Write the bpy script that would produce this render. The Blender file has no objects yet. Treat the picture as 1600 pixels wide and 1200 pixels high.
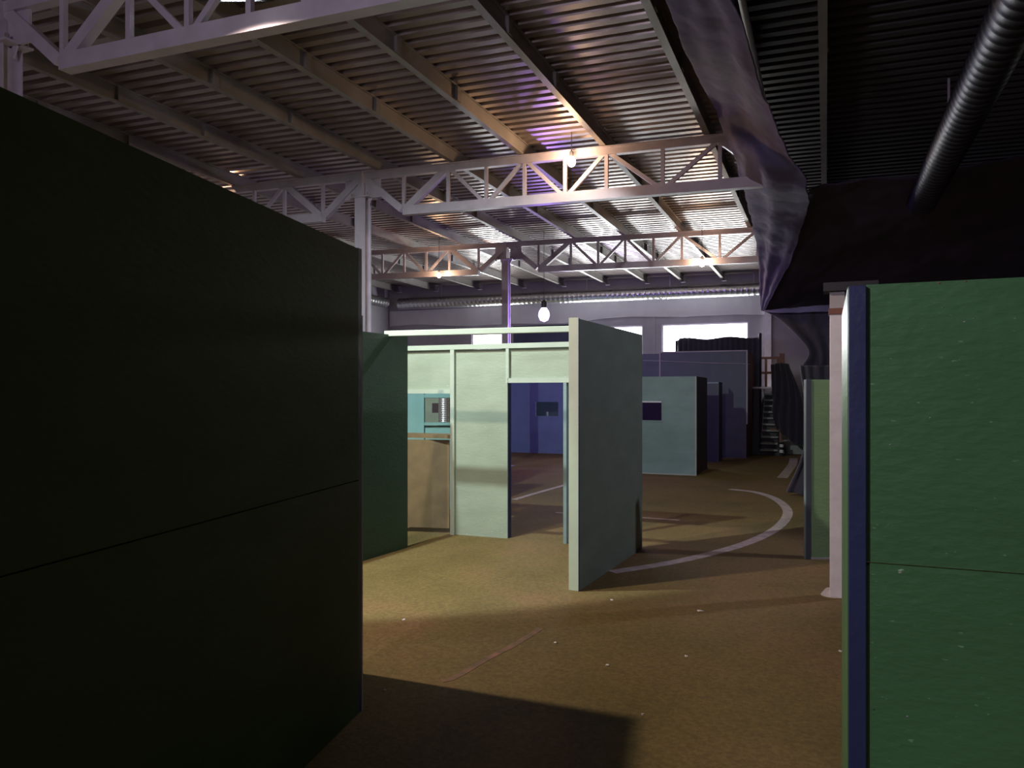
import bpy, bmesh, math, random
from mathutils import Vector, Matrix, noise
random.seed(7)
scene = bpy.context.scene
COL = scene.collection
PI = math.pi

# ------------------------------------------------------------------ camera
YAW = math.radians(22.22)
SY, CY = math.sin(YAW), math.cos(YAW)
F = 1200.0; CAMZ = 1.7; HZ = 615.0
cd = bpy.data.cameras.new('camera'); cam = bpy.data.objects.new('camera', cd); COL.objects.link(cam)
cam.location = (0, 0, CAMZ); cam.rotation_euler = (PI/2, 0, YAW)
cd.sensor_fit = 'HORIZONTAL'; cd.sensor_width = 36.0; cd.lens = 36.0*F/1600.0
cd.shift_y = (HZ-600.0)/1600.0; cd.clip_start = 0.05; cd.clip_end = 200
scene.camera = cam
# ------------------------------------------------------------------ world and exposure
wd = bpy.data.worlds.new('world'); scene.world = wd; wd.use_nodes = True
bg = wd.node_tree.nodes['Background']; bg.inputs[0].default_value = (0.60, 0.52, 0.72, 1); bg.inputs[1].default_value = 0.16
vs = scene.view_settings
vs.view_transform = 'Standard'; vs.look = 'None'; vs.gamma = 1.0; vs.use_curve_mapping = False
vs.exposure = 0.0

def W(px, py, d):
    u = (px-800.0)*d/F; z = CAMZ+(HZ-py)*d/F
    return Vector((CY*u-SY*d, SY*u+CY*d, z))
def G(px, py):
    return W(px, py, F*CAMZ/(py-HZ))
def on_y(px, Y, py=None):
    a = (px-1291.2)/1297.0; X = a*CY*Y/(1+SY*a); d = CY*Y-SY*X
    return Vector((X, Y, 0 if py is None else CAMZ+(HZ-py)*d/F))
def on_x(px, X, py=None):
    d = 1297.0*X/(px-1291.2); Y = (d+SY*X)/CY
    return Vector((X, Y, 0 if py is None else CAMZ+(HZ-py)*d/F))

# ------------------------------------------------------------------ lights
def spot(name, loc, target, power, color, size=math.radians(120), blend=0.3, rad=0.08):
    l = bpy.data.lights.new(name, 'SPOT'); l.energy = power; l.color = color; l.spot_size = size; l.spot_blend = blend; l.shadow_soft_size = rad
    o = bpy.data.objects.new(name, l); COL.objects.link(o); o.location = loc
    o.rotation_euler = (Vector(target)-Vector(loc)).to_track_quat('-Z', 'Y').to_euler(); return o
def point(name, loc, power, color, rad=0.06):
    l = bpy.data.lights.new(name, 'POINT'); l.energy = power; l.color = color; l.shadow_soft_size = rad
    o = bpy.data.objects.new(name, l); COL.objects.link(o); o.location = loc; return o
def area(name, loc, target, sx, sy, power, color):
    l = bpy.data.lights.new(name, 'AREA'); l.shape = 'RECTANGLE'; l.size = sx; l.size_y = sy; l.energy = power; l.color = color
    o = bpy.data.objects.new(name, l); COL.objects.link(o); o.location = loc
    o.rotation_euler = (Vector(target)-Vector(loc)).to_track_quat('-Z', 'Z').to_euler(); return o
WARM = (1.0, 0.62, 0.34)
LAMP_A = Vector((-4.30, 3.95, 4.85)); LAMP_F = Vector((-4.6, 5.0, 5.13)); LAMP_B = Vector((-2.4, -1.6, 4.0)); FILL_C = Vector((2.6, 9.0, 4.0))
FDIR = Vector((-0.266, 0.655, -0.707)).normalized()
spot('floodlight_glow_warm', LAMP_A+Vector((0, 0.02, -0.16)), (-3.4, 4.4, 0), 590, (1.0, 0.81, 0.64), math.radians(127), 0.2, 0.05)
spot('floodlight_glow_white', LAMP_F+FDIR*0.03, LAMP_F+FDIR*2, 1200, (0.90, 1.0, 0.97), math.radians(110), 0.10, 0.05)
spot('bay_fill_light', FILL_C+(Vector((-1.9, 7.9, 1.1))-FILL_C).normalized()*0.03, (-1.9, 7.9, 1.1), 260, (0.86, 0.78, 1.0), math.radians(66), 0.5, 0.06)  # added fill light for the shaded side of the freestanding partition
point('hall_lamp_glow_lilac', LAMP_B+Vector((0, 0.0, -0.16)), 440, (0.90, 0.80, 1.0), 0.2)
BULB_2 = W(893, 252, 10.8); BULB_3 = W(1097, 411, 16.15); BULB_4 = W(686, 430, 18.4); BULB_5 = W(352, 272, 13.3)
PURPLE = W(850, 491, 17.6)
point('bulb_glow_truss', BULB_2+Vector((0, -0.12, 0)), 45, WARM, 0.05)
point('bulb_glow_far_truss', BULB_3+Vector((0, -0.12, 0)), 28, WARM, 0.05)
point('bulb_glow_far_left', BULB_4+Vector((0, -0.12, 0)), 24, WARM, 0.05)
point('bulb_glow_left', BULB_5+Vector((0, -0.12, 0)), 40, WARM, 0.05)
point('violet_lamp_glow', PURPLE+Vector((0, 0, -0.22)), 130, (0.42, 0.22, 1.0), 0.12)

# ------------------------------------------------------------------ materials
def mat(name, color, rough=0.6, metal=0.0, spec=0.5, bump=0.0, bscale=40.0, vary=0.0, vscale=3.0, color2=None, stretch=None, emit=None, estr=1.0, sheen=0.0):
    m = bpy.data.materials.new(name); m.use_nodes = True
    nt = m.node_tree; b = nt.nodes['Principled BSDF']
    b.inputs['Base Color'].default_value = (*color, 1); b.inputs['Roughness'].default_value = rough
    b.inputs['Metallic'].default_value = metal; b.inputs['Specular IOR Level'].default_value = spec
    if sheen: b.inputs['Sheen Weight'].default_value = sheen
    if emit: b.inputs['Emission Color'].default_value = (*emit, 1); b.inputs['Emission Strength'].default_value = estr
    tc = nt.nodes.new('ShaderNodeTexCoord'); mp = nt.nodes.new('ShaderNodeMapping')
    nt.links.new(tc.outputs['Object'], mp.inputs[0])
    if stretch: mp.inputs['Scale'].default_value = stretch
    if vary or color2:
        n = nt.nodes.new('ShaderNodeTexNoise'); n.inputs['Scale'].default_value = vscale; n.inputs['Detail'].default_value = 5
        nt.links.new(mp.outputs[0], n.inputs['Vector'])
        r = nt.nodes.new('ShaderNodeValToRGB'); r.color_ramp.elements[0].position = 0.35; r.color_ramp.elements[1].position = 0.68
        c2 = color2 or tuple(max(0, c*(1-vary)) for c in color)
        r.color_ramp.elements[0].color = (*c2, 1); r.color_ramp.elements[1].color = (*color, 1)
        nt.links.new(n.outputs['Fac'], r.inputs[0]); nt.links.new(r.outputs[0], b.inputs['Base Color'])
    if bump:
        n2 = nt.nodes.new('ShaderNodeTexNoise'); n2.inputs['Scale'].default_value = bscale; n2.inputs['Detail'].default_value = 6
        nt.links.new(mp.outputs[0], n2.inputs['Vector'])
        bp = nt.nodes.new('ShaderNodeBump'); bp.inputs['Strength'].default_value = bump; bp.inputs['Distance'].default_value = 0.01
        nt.links.new(n2.outputs['Fac'], bp.inputs['Height']); nt.links.new(bp.outputs[0], b.inputs['Normal'])
    return m

def osb(name, color, rough=0.42, spec=0.5, dark=0.82, chip=1.0, speck=0.55):
    """painted flake board: flat paint over crossing chips with small knocks"""
    m = bpy.data.materials.new(name); m.use_nodes = True; nt = m.node_tree; N = nt.nodes; L = nt.links
    b = N['Principled BSDF']; b.inputs['Roughness'].default_value = rough; b.inputs['Specular IOR Level'].default_value = spec
    tc = N.new('ShaderNodeTexCoord'); mp = N.new('ShaderNodeMapping'); L.new(tc.outputs['Object'], mp.inputs[0]); mp.inputs['Scale'].default_value = (1, 1, 2.4)
    v = N.new('ShaderNodeTexVoronoi'); v.inputs['Scale'].default_value = 16; L.new(mp.outputs[0], v.inputs['Vector'])
    n = N.new('ShaderNodeTexNoise'); n.inputs['Scale'].default_value = 2.2; n.inputs['Detail'].default_value = 6; L.new(mp.outputs[0], n.inputs['Vector'])
    r = N.new('ShaderNodeValToRGB'); r.color_ramp.elements[0].position = 0.3; r.color_ramp.elements[1].position = 0.7
    r.color_ramp.elements[0].color = (*[c*dark for c in color], 1); r.color_ramp.elements[1].color = (*color, 1)
    L.new(n.outputs['Fac'], r.inputs[0])
    n3 = N.new('ShaderNodeTexNoise'); n3.inputs['Scale'].default_value = 34; n3.inputs['Detail'].default_value = 3; L.new(mp.outputs[0], n3.inputs['Vector'])
    r3 = N.new('ShaderNodeValToRGB'); r3.color_ramp.elements[0].position = 0.715; r3.color_ramp.elements[1].position = 0.74
    r3.color_ramp.elements[0].color = (0, 0, 0, 1); r3.color_ramp.elements[1].color = (speck, speck, speck, 1)
    L.new(n3.outputs['Fac'], r3.inputs[0])
    mx = N.new('ShaderNodeMixRGB'); L.new(r3.outputs[0], mx.inputs[0]); L.new(r.outputs[0], mx.inputs[1]); mx.inputs[2].default_value = (*[min(1, c*1.7+0.12) for c in color], 1)
    L.new(mx.outputs[0], b.inputs['Base Color'])
    n2 = N.new('ShaderNodeTexNoise'); n2.inputs['Scale'].default_value = 26; n2.inputs['Detail'].default_value = 5; L.new(mp.outputs[0], n2.inputs['Vector'])
    ad = N.new('ShaderNodeMath'); ad.operation = 'MULTIPLY_ADD'; L.new(v.outputs['Distance'], ad.inputs[0]); ad.inputs[1].default_value = 0.5; L.new(n2.outputs['Fac'], ad.inputs[2])
    bp = N.new('ShaderNodeBump'); bp.inputs['Strength'].default_value = 0.35*chip; bp.inputs['Distance'].default_value = 0.008
    L.new(ad.outputs[0], bp.inputs['Height']); L.new(bp.outputs[0], b.inputs['Normal'])
    return m

M = {}
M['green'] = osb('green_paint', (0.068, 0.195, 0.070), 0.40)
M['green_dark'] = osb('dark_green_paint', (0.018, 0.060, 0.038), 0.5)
M['green_left'] = osb('bottle_green_paint', (0.075, 0.110, 0.045), 0.65, 0.3, chip=0.3, speck=0.08)
M['green_lifted'] = osb('lifted_green_paint', (0.17, 0.23, 0.18), 0.5, chip=0.4)  # green brightened in place of fill light on the partition's shaded side
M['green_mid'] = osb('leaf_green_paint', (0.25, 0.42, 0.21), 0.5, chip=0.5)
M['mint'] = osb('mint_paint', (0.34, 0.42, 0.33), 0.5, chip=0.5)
M['mint_wood'] = mat('mint_painted_timber', (0.44, 0.53, 0.45), 0.5, bump=0.15, bscale=20, vary=0.12)
M['post_lit'] = mat('lit_mint_post_paint', (0.70, 0.84, 0.70), 0.5, bump=0.1, bscale=20, vary=0.1)  # brighter copy of the mint timber, lamp light put into its colour
M['teal'] = mat('teal_paint', (0.20, 0.42, 0.42), 0.5, bump=0.1, vary=0.15)
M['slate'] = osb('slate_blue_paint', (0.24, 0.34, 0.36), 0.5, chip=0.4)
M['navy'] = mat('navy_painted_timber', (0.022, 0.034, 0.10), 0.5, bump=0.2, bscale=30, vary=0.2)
M['blue'] = mat('blue_lit_paint', (0.16, 0.22, 0.42), 0.55, vary=0.12)  # wall colour with the room's blue light put into it
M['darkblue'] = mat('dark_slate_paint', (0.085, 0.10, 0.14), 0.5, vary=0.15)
M['edge'] = mat('raw_board_edge', (0.50, 0.46, 0.48), 0.6, vary=0.2)
M['tan'] = mat('raw_fibreboard', (0.21, 0.155, 0.08), 0.75, bump=0.15, bscale=60, vary=0.25, vscale=5)
M['brown'] = mat('reddish_brown_timber', (0.26, 0.11, 0.075), 0.6, vary=0.25, bump=0.15)
M['steel'] = mat('lilac_grey_painted_steel', (0.50, 0.45, 0.53), 0.42, 0.25, vary=0.16, vscale=5, bump=0.06)
M['steel_dark'] = mat('galvanised_purlin_steel', (0.28, 0.26, 0.25), 0.45, 0.35, vary=0.25, vscale=2.5, bump=0.05)
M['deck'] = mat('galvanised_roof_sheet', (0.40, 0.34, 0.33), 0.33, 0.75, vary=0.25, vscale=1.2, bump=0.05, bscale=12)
M['deck_shaded'] = mat('shaded_roof_sheet', (0.035, 0.028, 0.032), 0.5, 0.3, vary=0.25, vscale=1.2)  # same roof sheet as deck, the unlit bay's darkness put into its colour
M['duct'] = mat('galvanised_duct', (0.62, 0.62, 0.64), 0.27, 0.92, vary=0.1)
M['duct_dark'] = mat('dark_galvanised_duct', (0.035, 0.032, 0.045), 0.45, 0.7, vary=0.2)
M['duct_bright'] = mat('bright_galvanised_duct', (0.85, 0.85, 0.87), 0.38, 0.85)
M['canopy'] = mat('black_canopy_cloth', (0.10, 0.08, 0.15), 0.9, bump=0.3, bscale=8, vary=0.3, vscale=1.5)
M['plaster'] = mat('grey_lilac_wall_paint', (0.40, 0.375, 0.42), 0.85, bump=0.05, vary=0.08)
M['sheeting'] = mat('pale_wall_sheeting', (0.66, 0.63, 0.67), 0.6, vary=0.06)
M['white'] = mat('white_painted_steel', (0.88, 0.84, 0.90), 0.5, vary=0.12, vscale=9, bump=0.1)
M['black'] = mat('black_cloth', (0.030, 0.025, 0.044), 0.9, bump=0.25, bscale=14, sheen=0.2)
M['cloth'] = mat('violet_lit_cloth', (0.18, 0.16, 0.29), 0.9, bump=0.5, bscale=9, vary=0.25, vscale=4)  # lit slope of the black canopy cloth, violet light mixed into its colour
M['rubber'] = mat('black_metal', (0.03, 0.03, 0.036), 0.5, 0.3)
M['tread'] = mat('grey_stair_tread', (0.34, 0.37, 0.36), 0.55, vary=0.2)
M['line'] = mat('white_court_paint', (0.52, 0.44, 0.42), 0.8, vary=0.35, vscale=9)
M['paper'] = mat('white_paper_scrap', (0.8, 0.78, 0.74), 0.8)
M['daylight'] = mat('bright_frosted_pane', (0.9, 0.9, 0.95), 0.5, emit=(0.93, 0.90, 1.0), estr=6.5)
M['bulb'] = mat('lit_warm_bulb', (1, 0.8, 0.6), 0.4, emit=(1.0, 0.72, 0.42), estr=45)
M['violet'] = mat('lit_violet_bulb', (0.8, 0.6, 1), 0.4, emit=(0.62, 0.38, 1.0), estr=16)
M['floodglass'] = mat('lit_flood_glass', (0.9, 1, 0.9), 0.4, emit=(0.93, 1.0, 0.88), estr=8)
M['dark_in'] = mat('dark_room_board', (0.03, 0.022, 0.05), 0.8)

# floor: worn olive-brown carpet
def floor_mat():
    m = bpy.data.materials.new('worn_olive_carpet'); m.use_nodes = True; nt = m.node_tree; N = nt.nodes; L = nt.links
    b = N['Principled BSDF']; b.inputs['Roughness'].default_value = 0.85; b.inputs['Specular IOR Level'].default_value = 0.2
    tc = N.new('ShaderNodeTexCoord')
    def nz(s, d=6, r=0.6):
        n = N.new('ShaderNodeTexNoise'); n.inputs['Scale'].default_value = s; n.inputs['Detail'].default_value = d; n.inputs['Roughness'].default_value = r
        L.new(tc.outputs['Object'], n.inputs['Vector']); return n
    n1 = nz(1.1); r1 = N.new('ShaderNodeValToRGB'); L.new(n1.outputs['Fac'], r1.inputs[0])
    e = r1.color_ramp.elements; e[0].position = 0.3; e[0].color = (0.132, 0.100, 0.036, 1); e[1].position = 0.72; e[1].color = (0.202, 0.124, 0.058, 1)
    x = e.new(0.5); x.color = (0.166, 0.122, 0.047, 1)
    n2 = nz(34, 8, 0.75); r2 = N.new('ShaderNodeValToRGB'); L.new(n2.outputs['Fac'], r2.inputs[0])
    e = r2.color_ramp.elements; e[0].position = 0.3; e[0].color = (0.50, 0.50, 0.50, 1); e[1].position = 0.7; e[1].color = (1.35, 1.35, 1.3, 1)
    mu = N.new('ShaderNodeMixRGB'); mu.blend_type = 'MULTIPLY'; mu.inputs[0].default_value = 0.8; L.new(r1.outputs[0], mu.inputs[1]); L.new(r2.outputs[0], mu.inputs[2])
    n3 = nz(60, 2, 0.5); r3 = N.new('ShaderNodeValToRGB'); L.new(n3.outputs['Fac'], r3.inputs[0])
    e = r3.color_ramp.elements; e[0].position = 0.765; e[0].color = (0, 0, 0, 1); e[1].position = 0.79; e[1].color = (0.7, 0.7, 0.7, 1)
    m3 = N.new('ShaderNodeMixRGB'); L.new(r3.outputs[0], m3.inputs[0]); L.new(mu.outputs[0], m3.inputs[1]); m3.inputs[2].default_value = (0.45, 0.42, 0.36, 1)
    L.new(m3.outputs[0], b.inputs['Base Color'])
    bp = N.new('ShaderNodeBump'); bp.inputs['Strength'].default_value = 0.35; bp.inputs['Distance'].default_value = 0.01
    L.new(n2.outputs['Fac'], bp.inputs['Height']); L.new(bp.outputs[0], b.inputs['Normal'])
    return m
M['floor'] = floor_mat()

# ------------------------------------------------------------------ helpers
def tag(o, label=None, cat=None, group=None, kind=None):
    if label: o['label'] = label
    if cat: o['category'] = cat
    if group: o['group'] = group
    if kind: o['kind'] = kind
    return o
def thing(name, label, cat, loc=(0, 0, 0), group=None):
    o = bpy.data.objects.new(name, None); COL.objects.link(o); o.location = loc; o.empty_display_size = 0.2
    return tag(o, label, cat, group)
def obj(name, bm, m, parent=None, smooth=False, bevel=0.0):
    """link bm (world coordinates) as one mesh object; its origin goes to its base centre"""
    xs = [v.co for v in bm.verts]
    mn = Vector((min(c.x for c in xs), min(c.y for c in xs), min(c.z for c in xs))); mxx = Vector((max(c.x for c in xs), max(c.y for c in xs), max(c.z for c in xs)))
    org = Vector(((mn.x+mxx.x)/2, (mn.y+mxx.y)/2, mn.z))
    bmesh.ops.translate(bm, vec=-org, verts=bm.verts)
    bmesh.ops.recalc_face_normals(bm, faces=bm.faces)
    me = bpy.data.meshes.new(name); bm.to_mesh(me); bm.free()
    if smooth:
        for p in me.polygons: p.use_smooth = True
    me.materials.append(m)
    o = bpy.data.objects.new(name, me); COL.objects.link(o)
    o.location = org - (parent_world(parent) if parent else Vector())
    if parent: o.parent = parent
    if bevel:
        md = o.modifiers.new('edge', 'BEVEL'); md.width = bevel; md.segments = 2; md.limit_method = 'ANGLE'
    return o
def parent_world(p):
    v = Vector(p.location)
    while p.parent: p = p.parent; v += Vector(p.location)
    return v
def box(x0, x1, y0, y1, z0, z1, bm=None):
    bm = bm or bmesh.new()
    vs_ = [bm.verts.new(c) for c in ((x0,y0,z0),(x1,y0,z0),(x1,y1,z0),(x0,y1,z0),(x0,y0,z1),(x1,y0,z1),(x1,y1,z1),(x0,y1,z1))]
    for f in ((0,3,2,1),(4,5,6,7),(0,1,5,4),(1,2,6,5),(2,3,7,6),(3,0,4,7)): bm.faces.new([vs_[i] for i in f])
    return bm
def bar(p, q, w, h, bm=None, up=Vector((0, 0, 1))):
    """rectangular bar from p to q, w across, h in the up direction"""
    bm = bm or bmesh.new(); p = Vector(p); q = Vector(q); d = (q-p).normalized()
    s = d.cross(up)
    if s.length < 1e-4: s = d.cross(Vector((0, 1, 0)))
    s.normalize(); t = s.cross(d).normalized()
    a = []
    for c in (p, q):
        for i, j in ((-1,-1),(1,-1),(1,1),(-1,1)): a.append(bm.verts.new(c+s*i*w/2+t*j*h/2))
    for f in ((0,1,2,3),(7,6,5,4),(0,4,5,1),(1,5,6,2),(2,6,7,3),(3,7,4,0)): bm.faces.new([a[i] for i in f])
    return bm
def slab(A, B, z0, z1, th, bm=None, side=1, s0=0.0, s1=1.0):
    """upright board on ground line A to B, thickness th to one side"""
    A = Vector((A[0], A[1], 0)); B = Vector((B[0], B[1], 0)); d = (B-A); n = Vector((-d.y, d.x, 0)).normalized()*th*side
    a = A+d*s0; b = A+d*s1
    bm = bm or bmesh.new(); v = []
    for z in (z0, z1):
        for c in (a, b, b+n, a+n): v.append(bm.verts.new((c.x, c.y, z)))
    for f in ((0,3,2,1),(4,5,6,7),(0,1,5,4),(1,2,6,5),(2,3,7,6),(3,0,4,7)): bm.faces.new([v[i] for i in f])
    return bm
def tube(pts, r, bm=None, seg=8, radf=None, cap=True):
    bm = bm or bmesh.new(); rings = []; pts = [Vector(p) for p in pts]
    for i, p in enumerate(pts):
        d = (pts[min(i+1, len(pts)-1)]-pts[max(i-1, 0)]).normalized()
        up = Vector((0, 0, 1)) if abs(d.z) < 0.9 else Vector((1, 0, 0))
        s = d.cross(up).normalized(); t = s.cross(d)
        rr = radf(i) if radf else r
        rings.append([bm.verts.new(p+(s*math.cos(2*PI*k/seg)+t*math.sin(2*PI*k/seg))*rr) for k in range(seg)])
    for a, b in zip(rings, rings[1:]):
        for k in range(seg): bm.faces.new((a[k], a[(k+1) % seg], b[(k+1) % seg], b[k]))
    if cap: bm.faces.new(rings[0]); bm.faces.new(rings[-1])
    return bm
def lathe(prof, c, seg=20, bm=None):
    bm = bm or bmesh.new(); c = Vector(c); rings = []
    for r, z in prof: rings.append([bm.verts.new(c+Vector((max(r, 1e-4)*math.cos(2*PI*k/seg), max(r, 1e-4)*math.sin(2*PI*k/seg), z))) for k in range(seg)])
    for a, b in zip(rings, rings[1:]):
        for k in range(seg): bm.faces.new((a[k], a[(k+1) % seg], b[(k+1) % seg], b[k]))
    bm.faces.new(rings[0]); bm.faces.new(rings[-1])
    return bm
def cr(p, t):
    """catmull-rom through the points p"""
    n = len(p)-1; x = min(max(t, 0), 1)*n; i = min(int(x), n-1); f = x-i
    a, b, c, d = p[max(i-1, 0)], p[i], p[i+1], p[min(i+2, n)]
    return 0.5*((2*b)+(c-a)*f+(2*a-5*b+4*c-d)*f*f+(3*b-a-3*c+d)*f**3)
def sheet(name, rows, m, parent=None, nu=60, nv=24, wr=0.04, freq=2.0, th=0.012, seed=0.0, fold=None, ndir=None):
    """hanging cloth through rows of control points"""
    bm = bmesh.new(); grid = []
    for j in range(nv+1):
        line = []
        rr = [cr(col, j/nv) for col in zip(*rows)] if False else None
        row = [cr([rows[k][c] for k in range(len(rows))], j/nv) for c in range(len(rows[0]))]
        for i in range(nu+1):
            p = cr(row, i/nu)
            o = noise.fractal(Vector((p.x*freq+seed, p.y*freq*0.7, p.z*freq)), 0.8, 2.1, 4)*wr
            if fold: o += fold(i/nu, j/nv)
            p = p+(ndir or Vector((0.5, -0.4, 0.6)))*o
            line.append(bm.verts.new(p))
        grid.append(line)
    for j in range(nv):
        for i in range(nu): bm.faces.new((grid[j][i], grid[j][i+1], grid[j+1][i+1], grid[j+1][i]))
    o = obj(name, bm, m, parent, smooth=True)
    md = o.modifiers.new('cloth', 'SOLIDIFY'); md.thickness = th; md.offset = 0
    return o

# ------------------------------------------------------------------ the setting
YF = 24.5; XL = -14.9; XR = 8.5; YB = -8.0
S = 0.018
def zp(x): return 5.17-S*(x+2.87)           # underside of the purlins = top of the trusses
tag(obj('floor', box(XL-0.2, XR+0.2, YB, YF+0.2, -0.1, 0.0), M['floor']), kind='structure')
# corrugated roof
def roof(x0, x1, name, m):
    bm = bmesh.new(); pitch = 0.207; dep = 0.062
    prof = []; y = YB
    while y < YF+0.2:
        prof += [(y, 0), (y+0.100, 0), (y+0.125, dep), (y+0.182, dep)]; y += pitch
    a = []; 
    for x in (x0, x1):
        for t in (0, 0.012):
            a.append([bm.verts.new((x, yy, zp(x)+0.205+zz+t)) for yy, zz in prof])
    for k in range(len(prof)-1):
        bm.faces.new((a[0][k], a[2][k], a[2][k+1], a[0][k+1])); bm.faces.new((a[1][k], a[1][k+1], a[3][k+1], a[3][k]))
    return tag(obj(name, bm, m), kind='structure')
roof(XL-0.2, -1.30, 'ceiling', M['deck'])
roof(-1.295, XR+0.2, 'ceiling', M['deck_shaded'])
tag(obj('wall_left', box(XL-0.2, XL, YB, YF, 0, 5.75), M['plaster']), kind='structure')
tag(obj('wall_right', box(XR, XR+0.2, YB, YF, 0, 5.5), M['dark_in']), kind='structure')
# far wall with three window openings
WZ0, WZ1 = 2.82, 3.90
wins = [(-11.55, -10.05, 2.82, 3.80), (-8.15, -5.46, WZ0, WZ1), (-4.84, -2.20, WZ0, WZ1)]
bm = bmesh.new(); xs = [XL-0.2]
for w in wins: xs += [w[0], w[1]]
xs.append(XR+0.2)
for k in range(0, len(xs), 2): box(xs[k], xs[k+1], YF, YF+0.2, 0, 5.75, bm)
for x0, x1, z0, z1 in wins: box(x0, x1, YF, YF+0.2, 0, z0, bm); box(x0, x1, YF, YF+0.2, z1, 5.75, bm)
tag(obj('wall_far', bm, M['plaster']), kind='structure')
for n, (x0, x1, z0, z1) in enumerate(wins):
    pane = tag(obj('window_%d' % (n+1), box(x0, x1, YF+0.10, YF+0.12, z0, z1), M['daylight']), kind='structure')
    bm = bmesh.new(); t = 0.04
    box(x0, x1, YF+0.05, YF+0.1, z0, z0+t, bm); box(x0, x1, YF+0.05, YF+0.1, z1-t, z1, bm)
    for xx in (x0, x1-t): box(xx, xx+t, YF+0.05, YF+0.1, z0+t, z1-t, bm)
    obj('window_frame', bm, M['white'], pane)
    area('window_daylight', ((x0+x1)/2, YF-0.02, (z0+z1)/2), ((x0+x1)/2, 0, (z0+z1)/2+0.4), x1-x0, z1-z0, 90*(x1-x0), (0.92, 0.98, 0.94))
# pale sheeting on the upper far wall with a wavy lower hem
bm = bmesh.new(); nx = 90; lo = []; hi = []
for i in range(nx+1):
    x = XL+0.05+(1.5-XL)*i/nx
    zl = 4.12+0.03*math.sin(i*0.30)+0.05*math.sin(i*0.13+1)
    for L_, z in ((lo, zl), (hi, 4.72)):
        L_.append((bm.verts.new((x, YF-0.05-0.012*math.sin(i*1.1), z)), bm.verts.new((x, YF-0.03, z))))
for i in range(nx):
    a, b, c, d = lo[i], lo[i+1], hi[i+1], hi[i]
    bm.faces.new((a[0], b[0], c[0], d[0])); bm.faces.new((a[1], d[1], c[1], b[1])); bm.faces.new((a[0], a[1], b[1], b[0])); bm.faces.new((d[0], c[0], c[1], d[1]))
tag(obj('wall_sheeting', bm, M['sheeting']), 'pale sheeting with a wavy lower hem on the upper far wall', 'sheeting')
# pilasters
for k, (x, lb) in enumerate(((-13.4, 'left of the leftmost bright window'), (-5.15, 'between the two larger bright windows'), (-1.62, 'beside the brown stair railing'))):
    tag(obj('trim_%d' % (k+1), box(x-0.1, x+0.1, YF-0.025 if k < 2 else YF-0.12, YF, 0, 5.0), M['plaster' if k < 2 else 'white']), kind='structure')

# painted court lines on the floor
floor = bpy.data.objects['floor']
def strip(pts, w, name='court_line', m='line', n=40, z=0.003):
    p = [Vector((q[0], q[1], 0)) for q in pts]; bm = bmesh.new(); pr = None
    q = [cr(p, i/n) for i in range(n+1)]
    for i in range(n+1):
        d = (q[min(i+1, n)]-q[max(i-1, 0)]).normalized(); s = Vector((-d.y, d.x, 0))*w/2
        c = [bm.verts.new(q[i]+s+Vector((0, 0, zz))) for zz in (0.0, z)]+[bm.verts.new(q[i]-s+Vector((0, 0, zz))) for zz in (0.0, z)]
        if pr:
            bm.faces.new((pr[1], c[1], c[3], pr[3])); bm.faces.new((pr[0], pr[1], c[1], c[0])); bm.faces.new((pr[2], c[2], c[3], pr[3]))
        pr = c
    return obj(name, bm, M[m], floor)
arc = [G(1140, 764.5), G(1180, 769), G(1213, 780.5), G(1231, 800), G(1214, 825), G(1160, 851), G(1060, 877), G(955, 894)]
strip(arc, 0.135)
strip([G(1240, 716), G(1238, 726), G(1222, 747)], 0.2, n=10)
strip([G(803, 781), G(840, 770), G(890, 756)], 0.10, n=10)
strip([G(868, 801), G(960, 806), G(1062, 813)], 0.06, n=10)
M['worn'] = mat('worn_pink_line_paint', (0.26, 0.13, 0.085), 0.9, color2=(0.115, 0.085, 0.045), vscale=9)
strip([G(690, 1064), G(712, 1058), G(760, 1030), G(803, 1008), G(845, 982)], 0.05, 'worn_court_line', 'worn', n=16, z=0.002)

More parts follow.
